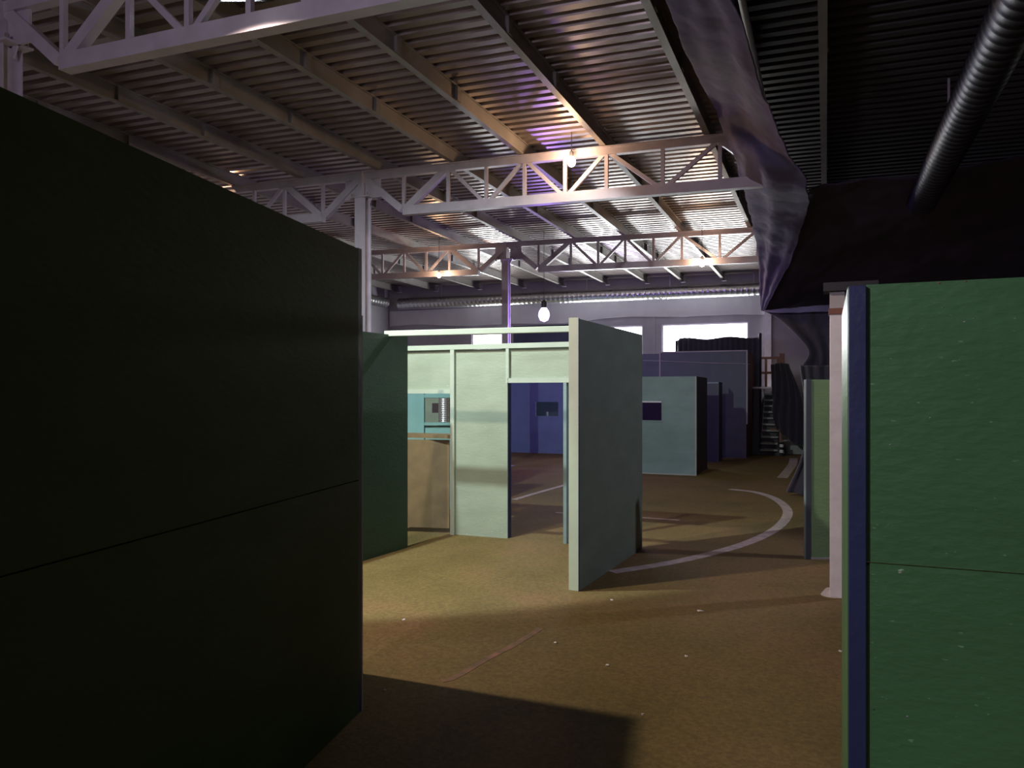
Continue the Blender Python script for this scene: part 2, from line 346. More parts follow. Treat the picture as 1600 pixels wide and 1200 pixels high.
# ------------------------------------------------------------------ trusses
nodes_half = [0.0, 0.76, 1.535, 2.17, 2.785, 3.41, 4.02, 4.81, 5.57, 6.32, 7.06]   # even = top node, odd = bottom node
def truss(x_col, sgn, Y, label, parts_to=10):
    t = thing('roof_truss', label, 'truss', (x_col, Y, 0))
    H = 0.61
    zt = lambda x: zp(x)-0.06
    zb = lambda x: zp(x)-0.06-H+0.0
    X = [x_col+sgn*n for n in nodes_half[:parts_to+1]]; xe = X[-1]-(0.3 if parts_to == 9 else 0)
    st = M['steel']
    # top chord: two angles with a slot, drawn as one channel with a lip
    bm = bar((X[0], Y, zt(X[0])), (xe, Y, zt(xe)), 0.10, 0.12)
    bar((X[0], Y-0.055, zt(X[0])+0.045), (xe, Y-0.055, zt(xe)+0.045), 0.04, 0.02, bm)
    obj('top_chord', bm, st, t)
    last = len(X)-2 if (len(X)-1) % 2 == 0 else len(X)-1
    obj('bottom_chord', bar((X[1], Y, zb(X[1])), (X[last], Y, zb(X[last])), 0.12, 0.14), st, t)
    for k in range(len(X)-1):
        a = (X[k], Y, (zt if k % 2 == 0 else zb)(X[k])); b = (X[k+1], Y, (zb if k % 2 == 0 else zt)(X[k+1]))
        w = 0.11 if k < 2 or k >= len(X)-3 and len(X) > 9 and k > 7 else 0.055
        dv = (Vector(b)-Vector(a)).normalized()*0.05
        obj('diagonal_brace', bar(Vector(a)+dv, Vector(b)-dv, w*0.8, w), st, t)
    for k in range(1, len(X)-1 if parts_to == 10 else len(X)-1):
        obj('vertical_post', bar((X[k], Y-0.01, zb(X[k])+0.05), (X[k], Y-0.01, zt(X[k])-0.05), 0.05, 0.045), st, t)
    # gusset plate at the column with its bolts
    g = obj('gusset_plate', box(min(X[0]+sgn*0.05, X[0]+sgn*0.33), max(X[0]+sgn*0.05, X[0]+sgn*0.33), Y-0.012, Y+0.012, zt(X[0])-0.36, zt(X[0])-0.05), st, t)
    return t
XC = -6.87
TY = (4.7, 10.5, 16.6)
nm = ('nearest', 'middle', 'farthest')
where = ('cut off by the top edge of the photo', 'carrying the bright warm bulb on its top chord', 'with a warm bulb near its right end')
for k, Y in enumerate(TY):
    truss(XC, 1, Y, '%s pale steel roof truss, %s' % (nm[k], where[k]), 9)
for k, Y in enumerate(TY):
    truss(XC, -1, Y, '%s pale steel truss reaching left from the %s' % (nm[k], ('column at the photo edge', 'column behind the huge dark wall', 'column above the mint framed wall')[k]))

# ------------------------------------------------------------------ columns
def column(x, Y, label, w=0.19):
    t = thing('steel_column', label, 'column', (x, Y, 0))
    zt = zp(x)-0.42; st = M['steel']
    bm = bmesh.new(); h = w/2                                   # H section: two flanges and a web
    box(x-h, x+h, Y-h, Y-h+0.014, 0.012, zt, bm); box(x-h, x+h, Y+h-0.014, Y+h, 0.012, zt, bm); box(x-0.05, x+0.05, Y-h+0.014, Y+h-0.014, 0.012, zt, bm)
    obj('shaft', bm, st, t)
    obj('base_plate', box(x-0.17, x+0.17, Y-0.17, Y+0.17, 0, 0.012), st, t)
    cap = obj('cap_plate', box(x-0.19, x+0.19, Y-0.13, Y+0.13, zt, zt+0.02), st, t)
    bm = bmesh.new(); box(x-0.04, x+0.04, Y-0.09, Y+0.09, zt+0.02, zp(x)-0.0, bm); obj('head_stub', bm, st, t)
    for s in (-1, 1):
        bm = bmesh.new(); v = [bm.verts.new(c) for c in ((x+s*h, Y-0.008, zt), (x+s*(h+0.07), Y-0.008, zt), (x+s*(h+0.02), Y-0.008, zt-0.11), (x+s*h, Y+0.008, zt), (x+s*(h+0.07), Y+0.008, zt), (x+s*(h+0.02), Y+0.008, zt-0.11))]
        for f in ((0, 1, 2), (5, 4, 3), (0, 3, 4, 1), (1, 4, 5, 2), (2, 5, 3, 0)): bm.faces.new([v[i] for i in f])
        obj('bracket', bm, st, t)
        for yy in (-0.09, 0.09):
            obj('bolt', lathe([(0.018, 0), (0.018, 0.05), (0.01, 0.055)], (x+s*0.15, Y+yy, zt+0.02), 6), M['steel_dark'], cap)
    return t
column(XC, TY[0], 'pale steel column at the far left edge of the photo')
column(XC, TY[1], 'pale steel column rising just behind the end of the big dark green wall')
column(XC-0.06, TY[2], 'pale steel column farthest away, rising above the mint framed wall', 0.16)

# ------------------------------------------------------------------ purlins
def purlin(x, label, y0=YB, y1=24.2, m='steel_dark'):
    z = zp(x); t = thing('roof_purlin', label, 'roof beam', (x, 0, z), 'long steel purlins under the metal roof')
    bm = bmesh.new()
    box(x-0.045, x+0.035, y0, y1, z, z+0.016, bm); box(x-0.010, x+0.012, y0, y1, z+0.016, z+0.188, bm); box(x-0.045, x+0.035, y0, y1, z+0.188, z+0.204, bm)
    box(x-0.045, x-0.037, y0, y1, z+0.016, z+0.04, bm)
    obj('beam', bm, M[m], t)
    for Y in TY:
        for dy in (2.2, 3.6):
            if Y+dy < y1: obj('splice_plate', box(x+0.012, x+0.05, Y+dy-0.05, Y+dy+0.05, z+0.016, z+0.185), M[m], t)
    bm = bmesh.new(); box(x-0.07, x+0.06, y1-0.02, y1+0.10, z-0.015, z, bm); box(x-0.07, x+0.06, y1+0.08, y1+0.10, z, z+0.12, bm)
    obj('end_bracket', bm, M['steel'], t)
    return t
PX = [(-14.3, 'purlin leftmost of all under the metal roof, mostly behind the dark green wall'), (-12.8, 'second purlin from the left wall under the metal roof'), (-11.1, 'third purlin from the left wall under the metal roof'),
      (-9.45, 'purlin passing left of the leftmost column at the left edge of the photo'), (-8.03, 'purlin passing just right of the leftmost column head'),
      (-6.55, 'purlin meeting the middle truss right beside its column'), (-5.25, 'purlin lit orange, meeting the middle truss midway between column and bright bulb'),
      (-4.12, 'purlin lit orange, meeting the middle truss just left of the bright bulb'), (-2.88, 'purlin meeting the middle truss just right of the bright bulb'),
      (-1.46, 'greenish purlin running along the edge of the violet-lit drape')]
for x, lb in PX: purlin(x, lb)
for x, lb in ((-0.02, 'dark purlin faintly seen in the black roof area right of the violet-lit drape'),): purlin(x, lb, m='steel_dark')
# pipe and spiral duct in the dark bay
def ribbed(p, q, r, pitch, m, name, label, cat, seg=40, amp=0.006, parent=None, smooth=True):
    p = Vector(p); q = Vector(q); L_ = (q-p).length; n = int(L_/pitch); pts = []; rad = []
    for i in range(n):
        for f, e in ((0.0, 0), (0.12, amp), (0.24, amp), (0.36, 0)):
            pts.append(p+(q-p)*((i+f)/n)); rad.append(r+e)
    o = obj(name, tube(pts, r, seg=seg, radf=lambda i: rad[i]), M[m], parent, smooth=smooth)
    if label: tag(o, label, cat)
    return o
tag(obj('roof_pipe', tube([(-0.66, YB+2, 5.03), (-0.66, 10.2, 4.98)], 0.045, seg=14), M['steel_dark'], smooth=True), 'slim round metal pipe with a yellowish gleam beside the violet-lit drape', 'pipe')
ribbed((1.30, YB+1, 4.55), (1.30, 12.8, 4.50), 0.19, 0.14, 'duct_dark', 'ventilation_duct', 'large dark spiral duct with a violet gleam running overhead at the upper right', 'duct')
# ducts on the far wall
ribbed((-14.2, 24.05, 4.92), (1.5, 24.05, 4.80), 0.20, 0.16, 'duct', 'ventilation_duct', 'long horizontal spiral duct high along the far wall above the windows', 'duct')
ribbed((-14.45, 12.0, 4.92), (-14.45, 23.6, 4.92), 0.18, 0.16, 'duct', 'ventilation_duct', 'metal duct running along the left wall into the far left corner', 'duct')

def hang(dn, pts, r):
    o = bpy.data.objects[dn]
    for x, y, z in pts:
        bm = box(x-0.012, x+0.012, y-0.003, y+0.003, z+r, zp(x)+0.205)
        obj('hanger_strap', bm, M['steel'], o)
hang('ventilation_duct', [(1.30, y, 4.54) for y in (1.0, 4.0, 7.0, 10.0)], 0.18)
hang('ventilation_duct.001', [(x, 24.05, 4.85) for x in (-12.5, -10.0, -7.2, -4.5, -2.0)], 0.17)
hang('ventilation_duct.002', [(-14.45, y, 4.92) for y in (14.0, 18.0, 22.0)], 0.17)
# ------------------------------------------------------------------ lamps
def bulb(p, label, m='bulb', up=0.28, r=0.05):
    t = thing('hanging_bulb', label, 'lamp', p)
    obj('bulb_glass', lathe([(0.01, -r*1.3), (r*0.7, -r), (r, -r*0.2), (r*0.85, r*0.5), (r*0.45, r*1.1)], p, 16), M[m], t, smooth=True)
    obj('lamp_socket', lathe([(r*0.45, r*1.1), (r*0.5, r*1.15), (r*0.5, r*2.2), (0.008, r*2.5)], p, 12), M['rubber'], t)
    obj('cable', tube([Vector(p)+Vector((0, 0, r*2.4)), Vector(p)+Vector((0.0, 0.0, up))], 0.005, seg=6), M['rubber'], t)
bulb(BULB_2, 'glaring warm bulb on the top chord of the middle truss', up=zp(BULB_2.x)+0.2-BULB_2.z, r=0.06)
bulb(BULB_3, 'glaring warm bulb near the right end of the farthest truss beside the drape', up=zp(BULB_3.x)+0.2-BULB_3.z, r=0.06)
bulb(BULB_4, 'warm bulb low on the farthest truss above the dark green panel', up=zp(BULB_4.x)+0.2-BULB_4.z, r=0.05)
bulb(BULB_5, 'warm bulb on the middle truss above the sloping top of the dark green wall', up=zp(BULB_5.x)+0.2-BULB_5.z, r=0.05)
bulb(PURPLE, 'glowing violet lamp hanging from a cable in front of the far wall', 'violet', up=zp(PURPLE.x)+0.2-PURPLE.z, r=0.13)
def flood(p, tgt, label, m='floodglass', added_hood=False):
    t = thing('floodlight', label, 'lamp', p); p = Vector(p); d = (Vector(tgt)-p).normalized()
    obj('housing', bar(p-d*0.06, p, 0.20, 0.12), M['rubber'], t, bevel=0.01)
    obj('lens', bar(p, p+d*0.008, 0.16, 0.09), M[m], t)
    if added_hood:  # hood added to keep the flood's light off roof and trusses
        h = Vector((d.x, d.y, 0)).normalized(); sd = Vector((-h.y, h.x, 0)); bm = bmesh.new()
        c = p+Vector((0, 0, 0.07)); q = [c-h*0.08-sd*0.2, c-h*0.08+sd*0.2, c+h*0.24+sd*0.32+Vector((0, 0, -0.125)), c+h*0.24-sd*0.32+Vector((0, 0, -0.125))]
        lo = [bm.verts.new(v) for v in q]; hi = [bm.verts.new(v+Vector((0, 0, 0.006))) for v in q]
        bm.faces.new(lo); bm.faces.new(hi)
        for k in range(4): bm.faces.new((lo[k], lo[(k+1) % 4], hi[(k+1) % 4], hi[k]))
        obj('added_hood', bm, M['rubber'], t)
    obj('mount', bar(p-d*0.05, (p.x, 4.70 if p.y > 3 else p.y, zp(p.x)-0.03 if p.y > 3 else zp(p.x)), 0.03, 0.03), M['rubber'], t)
flood(LAMP_A, LAMP_A+Vector((0.3, 0.05, -1)), 'floodlight under the nearest truss facing the floor')
flood(LAMP_F, LAMP_F+FDIR, 'floodlight under the nearest truss facing the mint framed wall', added_hood=True)
flood(FILL_C, (-1.9, 7.9, 1.1), 'added fill lamp over the right bay outside the view')
flood(LAMP_B, LAMP_B+Vector((0, 0, -1)), 'hall lamp hanging behind the camera')

# ------------------------------------------------------------------ partitions
def partition(name, label, A, B, z1, th, m, side=1, seam=None, m_edge=None, z0=0.0, studs=(), back='edge', stud_m=None, top=True, group=None, board=0.016, stud_w=0.045):
    """framed partition: board(s) on the A-B face, timber studs behind, a top rail"""
    A = Vector((A[0], A[1], 0)); B = Vector((B[0], B[1], 0)); L_ = (B-A).length
    t = thing(name, label, 'partition', (A+B)/2, group); n = Vector((-(B-A).y, (B-A).x, 0)).normalized()*side
    cuts = [z0]+([seam] if seam else [])+[z1]
    for k in range(len(cuts)-1):
        g = 0.0025
        obj('board', slab(A, B, cuts[k]+(g if k else 0), cuts[k+1]-(g if k < len(cuts)-2 else 0), board, side=side), M[m], t)
    A2, B2 = A+n*(board+0.0006), B+n*(board+0.0006); w = stud_w/L_
    for s in studs:
        obj('stud', slab(A2, B2, z0, z1-stud_w-0.002, th-board, side=side, s0=max(0, s-w/2), s1=min(1, s+w/2)), M[stud_m or m], t)
    if top: obj('top_rail', slab(A2, B2, z1-stud_w, z1, th-board, side=side), M[stud_m or m], t)
    return t, A, B, n

# big dark wall at left
B = W(560, 615, 4.08); A0 = W(-170, 615, 1.66); A = A0-(B-A0)*0.35
t, A, B, n = partition('partition_wall', 'huge near-black green wall filling the left foreground', A, B, 2.47, 0.09, 'green_left', side=1, seam=1.24, studs=(0.02, 0.33, 0.66), stud_m='green_left')
dv = (B-A).normalized()
obj('seam_batten', slab(A+n*0.0166, B+n*0.0166-dv*0.03, 1.2, 1.28, 0.02, side=1, s0=0.03), M['green_left'], t)
post = obj('end_post', slab(B-dv*0.0, B+dv*0.045, 0, 2.475, 0.09, side=1), M['navy'], t)
obj('edge_strip', slab(B+dv*0.0455, B+dv*0.058, 0, 2.12, 0.03, side=1), M['edge'], t)
# second wall close behind it
C1 = W(552, 615, 4.69); dc = (B-A).normalized()
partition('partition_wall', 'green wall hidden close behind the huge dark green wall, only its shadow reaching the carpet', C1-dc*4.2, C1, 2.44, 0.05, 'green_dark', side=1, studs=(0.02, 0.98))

# dark green panel between big wall and mint framed wall
A = G(560, 879); B = G(637, 855.5)
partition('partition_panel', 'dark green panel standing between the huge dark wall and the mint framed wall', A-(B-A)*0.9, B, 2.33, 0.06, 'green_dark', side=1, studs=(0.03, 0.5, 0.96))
# header beam from that panel to the freestanding partition
hA = on_y(603, 7.1, 521.5); hB = Vector((-2.19, 7.1, 2.325))
tag(obj('header_beam', bar(hA, hB, 0.06, 0.058), M['mint_wood'], bevel=0.004), 'pale mint timber beam spanning from the dark green panel to the freestanding partition', 'beam')

# freestanding partition in the middle
A = G(905.5, 923); B = G(1003.5, 857)
PA, PB = A.copy(), B.copy(); zt_ = 2.345
t = thing('freestanding_partition', 'tall freestanding partition in the middle with a mint end post and dark shaded side', 'partition', (A+B)/2)
nd = Vector((-(B-A).y, (B-A).x, 0)).normalized(); dv = (B-A).normalized()
obj('board', slab(A, B, 0, zt_, 0.014, side=1), M['green_lifted'], t)
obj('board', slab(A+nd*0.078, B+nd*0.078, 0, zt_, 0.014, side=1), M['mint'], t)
obj('end_post', slab(A-dv*0.02+nd*0.0, A-dv*0.0006+nd*0.0, 0, zt_+0.01, 0.092, side=1), M['post_lit'], t, bevel=0.002)
obj('edge_strip', slab(A-dv*0.030-nd*0.010, A-dv*0.0006-nd*0.0006, 0, zt_+0.005, 0.009, side=1), M['navy'], t)
for s in (0.02, 0.5, 0.97): obj('stud', slab(A+nd*0.0146, B+nd*0.0146, 0, zt_-0.047, 0.0628, side=1, s0=s-0.015, s1=s+0.015), M['mint_wood'], t)
obj('top_rail', slab(A+nd*0.0146, B+nd*0.0146, zt_-0.045, zt_, 0.0628, side=1), M['mint_wood'], t)

# mint framed wall with hatch and doorway
Wd = 9.05
L0 = G(600, 840); R0 = G(793, 841.5)
dirw = (R0-G(706, 834.8)).normalized()
L0 = R0-dirw*2.05; R1 = R0+dirw*1.15
tw = thing('framed_wall', 'brightly lit mint framed wall with a hatch at left and a doorway at right', 'partition', R0)
nw = Vector((-dirw.y, dirw.x, 0))
def wx(px):   # distance along wall for a photo column
    u = (px-800)/F; d3 = Vector((CY*u-SY, SY*u+CY, 0)); o = R0
    det = d3.x*(-dirw.y)-d3.y*(-dirw.x)
    tt = (o.x*(-dirw.y)-o.y*(-dirw.x))/det; return ((d3*tt)-o).dot(dirw), tt
def wz(px, py):
    s, tt = wx(px); return CAMZ+(HZ-py)*tt/F
def wslab(s0, s1, z0, z1, off, th):
    a = R0+dirw*s0-nw*off; b = R0+dirw*s1-nw*off
    return slab(a, b, z0, z1, th, side=1)
s632 = wx(628)[0]; s706 = wx(706)[0]; s712 = wx(712)[0]; s793 = 0.0; s797 = wx(797)[0]; s884 = wx(900)[0]
ztop = wz(750, 538)
zl = wz(680, 611); zd = wz(840, 598)
obj('board', wslab(s706, s793, 0, ztop-0.06, 0, 0.016), M['mint'], tw)
obj('hatch_board', wslab(s632, s706-0.002, zl, ztop-0.06, 0, 0.016), M['mint'], tw)
obj('lintel_board', wslab(s793+0.002, s884, zd, ztop-0.06, 0, 0.016), M['mint'], tw)
obj('top_rail', wslab(s632, s884, ztop-0.058, ztop, 0.045, 0.07), M['mint_wood'], tw)
obj('hatch_head', wslab(s632, s706-0.002, zl-0.03, zl+0.02, 0.045, 0.0445), M['mint_wood'], tw)
obj('door_head', wslab(s793+0.012, s884, zd, zd+0.055, 0.045, 0.0445), M['mint_wood'], tw)
obj('stud', wslab(s706-0.001, s712, 0.0, ztop-0.06, 0.045, 0.0445), M['mint_wood'], tw)
obj('stud', wslab(s793-0.005, s793+0.033, zd, ztop-0.06, 0.045, 0.0445), M['mint_wood'], tw)
obj('door_stud', wslab(wx(882)[0], wx(887)[0], 0.0, zd-0.002, 0.045, 0.09), M['slate'], tw)
obj('door_jamb', wslab(s793-0.001, s793+0.006, 0, zd-0.002, -0.017, 0.08), M['navy'], tw)
# hatch counter and raw board under it
zc = wz(670, 675)
tag(obj('counter_board', wslab(s632-0.1, s706-0.01, zc-0.075, zc-0.03, 0.02, 0.30), M['tan']), 'raw brown counter board in the hatch of the mint framed wall', 'shelf')
a = W(634, 615, 9.45); b = W(702, 615, 9.35)
tag(obj('tan_board', slab(a-(b-a)*0.15, b, 0.06, CAMZ-(687-HZ)*9.4/F, 0.02, side=1), M['tan']), 'raw tan fibreboard sheet under the hatch counter of the mint framed wall', 'board')
# room beyond the hatch: teal framed partition with square opening
d0 = 11.3
def fb(px0, px1, py0, py1, d, th=0.03):
    a = W(px0, py0, d); b = W(px1, py1, d)
    return slab(a, b, b.z, a.z, th, side=1)
tr = thing('framed_wall', 'teal framed partition with a square opening, seen through the hatch', 'partition', W(680, 700, d0))
tr.location.z = 0
bm = bmesh.new()
fz = HZ+F*CAMZ/d0
for (x0, x1, y0, y1) in ((570, 664, 585, fz), (664, 745, 585, 622), (664, 745, 665, fz), (716, 745, 622, 665)):
    a = W(x0, y0, d0); b = W(x1, y1, d0); slab(a, b, max(b.z, 0), a.z, 0.016, bm, side=1)
obj('board', bm, M['teal'], tr)
obj('stud', fb(657, 662.5, 585, fz, d0-0.05, 0.045), M['teal'], tr)
obj('sill_rail', fb(662.7, 716, 660, 664.5, d0-0.05, 0.045), M['teal'], tr)
obj('head_rail', fb(662.7, 716, 616, 621.5, d0-0.05, 0.045), M['teal'], tr)
d1 = 13.2; fz1 = HZ+F*CAMZ/d1
tm = tag(obj('partition_panel', (lambda bm: [slab(W(x0, y0, d1), W(x1, y1, d1), max(0, W(x1, y1, d1).z), W(x0, y0, d1).z, 0.016, bm, side=1) for (x0, x1, y0, y1) in ((640, 675, 600, fz1), (675, 690, 600, 630), (675, 690, 645, fz1), (690, 770, 600, fz1))] and bm)(bmesh.new()), M['mint']), 'pale mint panel with a small square hole, behind the teal framed partition', 'partition')
p = W(693.5, 615, 12.6)
ribbed((p.x, p.y, 0), (p.x, p.y, 1.93), 0.088, 0.03, 'duct_bright', 'ventilation_duct', 'shiny upright spiral duct seen through the square opening beyond the hatch', 'duct', amp=0.0025, smooth=True)

# blue-lit room seen through the doorway, its light put into the wall colour
bA = on_y(760, 20.6); bC = on_y(852, 20.6)
zb = 2.55
tb = thing('partition_wall', 'blue-lit walls of the room seen through the doorway, with a small square window', 'partition', (bA.x, bA.y, 0))
wz0 = on_y(855, 20.6, 650).z; wz1 = on_y(855, 20.6, 628).z
xh0 = on_y(838, 20.6).x; xh1 = on_y(873, 20.6).x; xe = on_y(930, 20.6).x; x00 = on_y(740, 20.6).x
bm = bmesh.new()
box(x00, xh0, 20.6, 20.62, 0, zb, bm); box(xh1, xe, 20.6, 20.62, 0, zb, bm); box(xh0, xh1, 20.6, 20.62, 0, wz0, bm); box(xh0, xh1, 20.6, 20.62, wz1, zb, bm)
obj('board', bm, M['blue'], tb)
xs_ = on_y(796, 20.6).x
obj('side_board', slab((xs_, 20.59), (xs_-0.55, 18.6), 0, zb, 0.02), M['blue'], tb)
obj('window_post', box((xh0+xh1)/2-0.02, (xh0+xh1)/2+0.02, 20.6, 20.64, wz0, wz0+0.12), M['slate'], tb)
# dark purple box above it
xx0 = on_y(803, 22.0, 510); xx1 = on_y(893, 22.0, 508)
t = thing('dark_backdrop', 'dark violet board top edge seen between header beam and doorway wall', 'board', (xx0.x, 22.0, 0))
obj('board', box(xx0.x, xx1.x, 22.0, 22.04, 0, xx0.z), M['darkblue'], t)
obj('top_rail', box(xx0.x, xx1.x, 21.95, 21.9995, xx0.z-0.05, xx0.z), M['dark_in'], t)

# grey-blue room block right of the freestanding partition
y1 = 16.15; xr = on_y(1087, y1).x; xl = on_y(985, y1).x; zt1 = on_y(1080, y1, 588).z
hx0 = on_y(1004.5, y1).x; hx1 = on_y(1034.5, y1).x; hz0 = on_y(1034, y1, 657).z; hz1 = on_y(1034, y1, 629).z
t = thing('booth', 'grey-blue booth with a small dark square window right of the freestanding partition', 'booth', ((xl+xr)/2, y1, 0))
bm = bmesh.new()
box(xl-0.4, hx0, y1, y1+0.018, 0, zt1, bm); box(hx1, xr, y1, y1+0.018, 0, zt1, bm); box(hx0, hx1, y1, y1+0.018, 0, hz0, bm); box(hx0, hx1, y1, y1+0.018, hz1, zt1, bm)
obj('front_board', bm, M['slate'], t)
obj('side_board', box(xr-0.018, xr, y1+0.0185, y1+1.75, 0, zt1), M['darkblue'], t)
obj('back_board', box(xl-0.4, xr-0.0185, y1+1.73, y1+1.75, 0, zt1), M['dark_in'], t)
obj('corner_strip', box(xr+0.0005, xr+0.03, y1-0.012, y1+0.02, 0, zt1), M['edge'], t)
obj('window_ledge', box(hx0, hx1, y1-0.02, y1-0.0005, hz1, hz1+0.03), M['white'], t)
obj('window_sill', box(hx0, hx1+0.02, y1-0.02, y1-0.0005, hz0-0.03, hz0), M['slate'], t)
obj('floor_strip', box(xl-0.4, xr, y1-0.012, y1-0.0005, 0, 0.025), M['edge'], t)
# slim block behind it
x0 = on_y(1104, 19.6).x; x1 = on_y(1124, 19.6).x; zz = on_y(1115, 19.6, 597).z
t = thing('booth', 'narrow dark block standing just behind the grey-blue booth', 'booth', ((x0+x1)/2, 19.6, 0))
obj('front_board', box(x0-0.3, x1, 19.6, 19.62, 0, zz), M['darkblue'], t)
obj('side_board', box(x1-0.02, x1, 19.6205, 20.3, 0, zz), M['darkblue'], t)
obj('top_rail', box(x0-0.3, x1, 19.57, 19.5995, zz-0.04, zz), M['slate'], t)
# tall dark box
yb = 21.0; x0 = on_y(1033, yb).x; x1 = on_y(1167, yb).x; zz = on_y(1100, yb, 550).z
t = thing('booth', 'tall dark violet-blue booth with thin pale edges in front of the right window', 'booth', ((x0+x1)/2, yb, 0))
obj('front_board', box(x0, x1, yb, yb+0.02, 0, zz), M['darkblue'], t)
obj('side_board', box(x1-0.02, x1, yb+0.0205, 23.4, 0, zz), M['brown'], t)['label'] = 'side board browned to carry the warm light'  # brown stands in for the warm light falling on this side
obj('corner_strip', box(x1+0.0005, x1+0.035, yb-0.015, yb+0.01, 0.9, zz), M['edge'], t)
obj('corner_strip', box(x0-0.035, x0-0.0005, yb-0.015, yb+0.01, 0.9, zz), M['edge'], t)
obj('top_strip', box(x0-0.035, x1+0.035, yb-0.016, yb+0.02, zz+0.0005, zz+0.03), M['edge'], t)
x2 = on_y(985, 21.6).x
tag(obj('partition_panel', box(x2, x0-0.06, 21.6, 21.63, 0, on_y(1015, 21.6, 553).z), M['darkblue']), 'dark panel between the freestanding partition and the tall dark booth', 'partition')
# black curtain across the lower part of the window
cx0 = on_y(1056, 23.6).x; cx1 = on_y(1187, 23.6).x; cz = on_y(1120, 23.6, 528).z
t = thing('black_curtain', 'black pleated curtain covering the lower part of the right window', 'curtain', ((cx0+cx1)/2, 23.6, 0))
bm = bmesh.new(); n_ = 110; pr = None
for i in range(n_+1):
    x = cx0+(cx1-cx0)*i/n_; amp = 0.05 if i < 22 else 0.015
    y = 23.6+amp*math.sin(i*0.9); dz = 0.03*math.sin(i*0.11)-(0.05 if i < 6 else 0)
    c = [bm.verts.new((x, y, 0.02)), bm.verts.new((x, y, cz+dz)), bm.verts.new((x, y+0.012, cz+dz)), bm.verts.new((x, y+0.012, 0.02))]
    if pr:
        for k in range(4): bm.faces.new((pr[k], pr[(k+1) % 4], c[(k+1) % 4], c[k]))
    pr = c
obj('cloth', bm, M['black'], t, smooth=True)
obj('pole', tube([(cx1+0.03, 23.55, 0), (cx1+0.03, 23.55, cz+0.1)], 0.045, seg=12), M['black'], t)
# cable across
tag(obj('rope', tube([on_y(1006, 20.972, 563.3), on_y(1032, 20.972, 564), on_y(1100, 20.972, 567), on_y(1166, 20.972, 568.5), (x1+0.04, 20.975, on_y(1168, 20.972, 569).z), (x1+0.09, 21.0, on_y(1168, 20.972, 569).z)], 0.009, seg=6), M['edge']), 'thin pale cord stretched across the front of the tall dark booth', 'rope')

# ------------------------------------------------------------------ stairs
t = thing('staircase', 'narrow stair with grey treads and a reddish brown railing by the far wall', 'stairs', (-1.4, 22.3, 0))
sx0, sx1 = on_y(1189, 22.2).x, on_y(1213, 22.2).x
n_t = 10
for k in range(n_t):
    y0 = 22.15+0.17*k; z1_ = 0.17*(k+1)
    obj('tread', box(sx0, sx1+0.05, y0, y0+0.20, z1_-0.045, z1_), M['tread'], t)
    obj('riser', box(sx0, sx1+0.05, y0+0.16, y0+0.169, z1_-0.17, z1_-0.046), M['rubber'], t)
for xx in (sx0-0.05, sx1+0.052):
    bm = bmesh.new(); v = []
    for x in (xx, xx+0.045):
        v += [bm.verts.new(c) for c in ((x, 22.12, 0), (x, 23.86, 1.60), (x, 23.86, 1.90), (x, 22.12, 0.22))]
    for f in ((0, 1, 2, 3), (7, 6, 5, 4), (0, 4, 5, 1), (1, 5, 6, 2), (2, 6, 7, 3), (3, 7, 4, 0)): bm.faces.new([v[i] for i in f])
    obj('stringer', bm, M['rubber'], t)
lx0, lx1 = x1+0.09, on_y(1219, 23.9).x
obj('landing', box(lx0, lx1, 23.865, 24.35, 1.78, 1.86), M['white'], t)
obj('side_panel', box(lx0-0.05, sx0-0.06, 22.4, 22.43, 0, 1.83), M['rubber'], t)
obj('panel_rim', tube([(lx0-0.04+(sx1-lx0+0.02)*k/6, 22.40+(-0.05 if 0 < k < 6 else 0), 1.86) for k in range(7)], 0.03, seg=10), M['white'], t)
for x in (lx0+0.02, lx0+0.2, lx1-0.04): obj('rail_post', box(x-0.035, x+0.035, 23.87, 23.94, 1.861, 2.72), M['brown'], t)
obj('hand_rail', box(lx0-0.03, lx1, 23.86, 23.95, 2.722, 2.79), M['brown'], t)
obj('mid_rail', box(lx0-0.03, lx1, 23.875, 23.935, 2.28, 2.35), M['brown'], t)
obj('newel_post', box(lx1+0.0, lx1+0.14, 23.87, 23.97, 1.861, 2.88), M['brown'], t)
for yy, h in ((22.1, 0.72), (22.22, 0.66)): obj('rail_post', box(sx1+0.1, sx1+0.16, yy, yy+0.05, 0, h), M['brown'], t)
obj('hand_rail', bar((sx1-0.14, 22.10, 0.72), (sx1+0.13, 22.10, 0.72), 0.05, 0.05), M['brown'], t)
# small barrier with black and white marks at the stair foot
t = thing('bollard', 'small black and white marked post at the foot of the stair', 'post', on_y(1222, 22.0))
p = on_y(1222, 22.0)
obj('post', lathe([(0.05, 0), (0.05, 0.38)], p, 12), M['rubber'], t)
for k in range(2): obj('white_band', lathe([(0.052, 0.10+0.15*k), (0.058, 0.12+0.15*k), (0.052, 0.18+0.15*k)], p, 12), M['white'], t)
# draped black fabric over the stair
V = lambda l: [W(*q) for q in l]
sheet('black_drape', [V([(1205, 570, 21.3), (1219, 567, 21.3), (1233, 569, 21.3)]), V([(1207, 610, 21.0), (1228, 610, 20.9), (1247, 608, 20.9)]),
      V([(1207, 645, 20.9), (1232, 655, 20.6), (1256, 650, 20.6)]), V([(1215, 672, 20.9), (1238, 690, 20.6), (1259, 700, 20.5)])], M['black'], nu=40, nv=30, wr=0.03, freq=3, seed=4,
      fold=lambda u, v: 0.05*math.sin(u*26+v*9), ndir=Vector((-0.2, -1, 0)))
tag(bpy.data.objects['black_drape'], 'black pleated drape slung diagonally over the stair railing', 'drape')
# pale board on the floor right of the stair
tag(obj('floor_board', box(on_y(1222, 23).x, on_y(1275, 23).x, 23.0, 23.05, 0, 0.24), M['tread']), 'low pale board lying along the floor right of the stair foot', 'board')

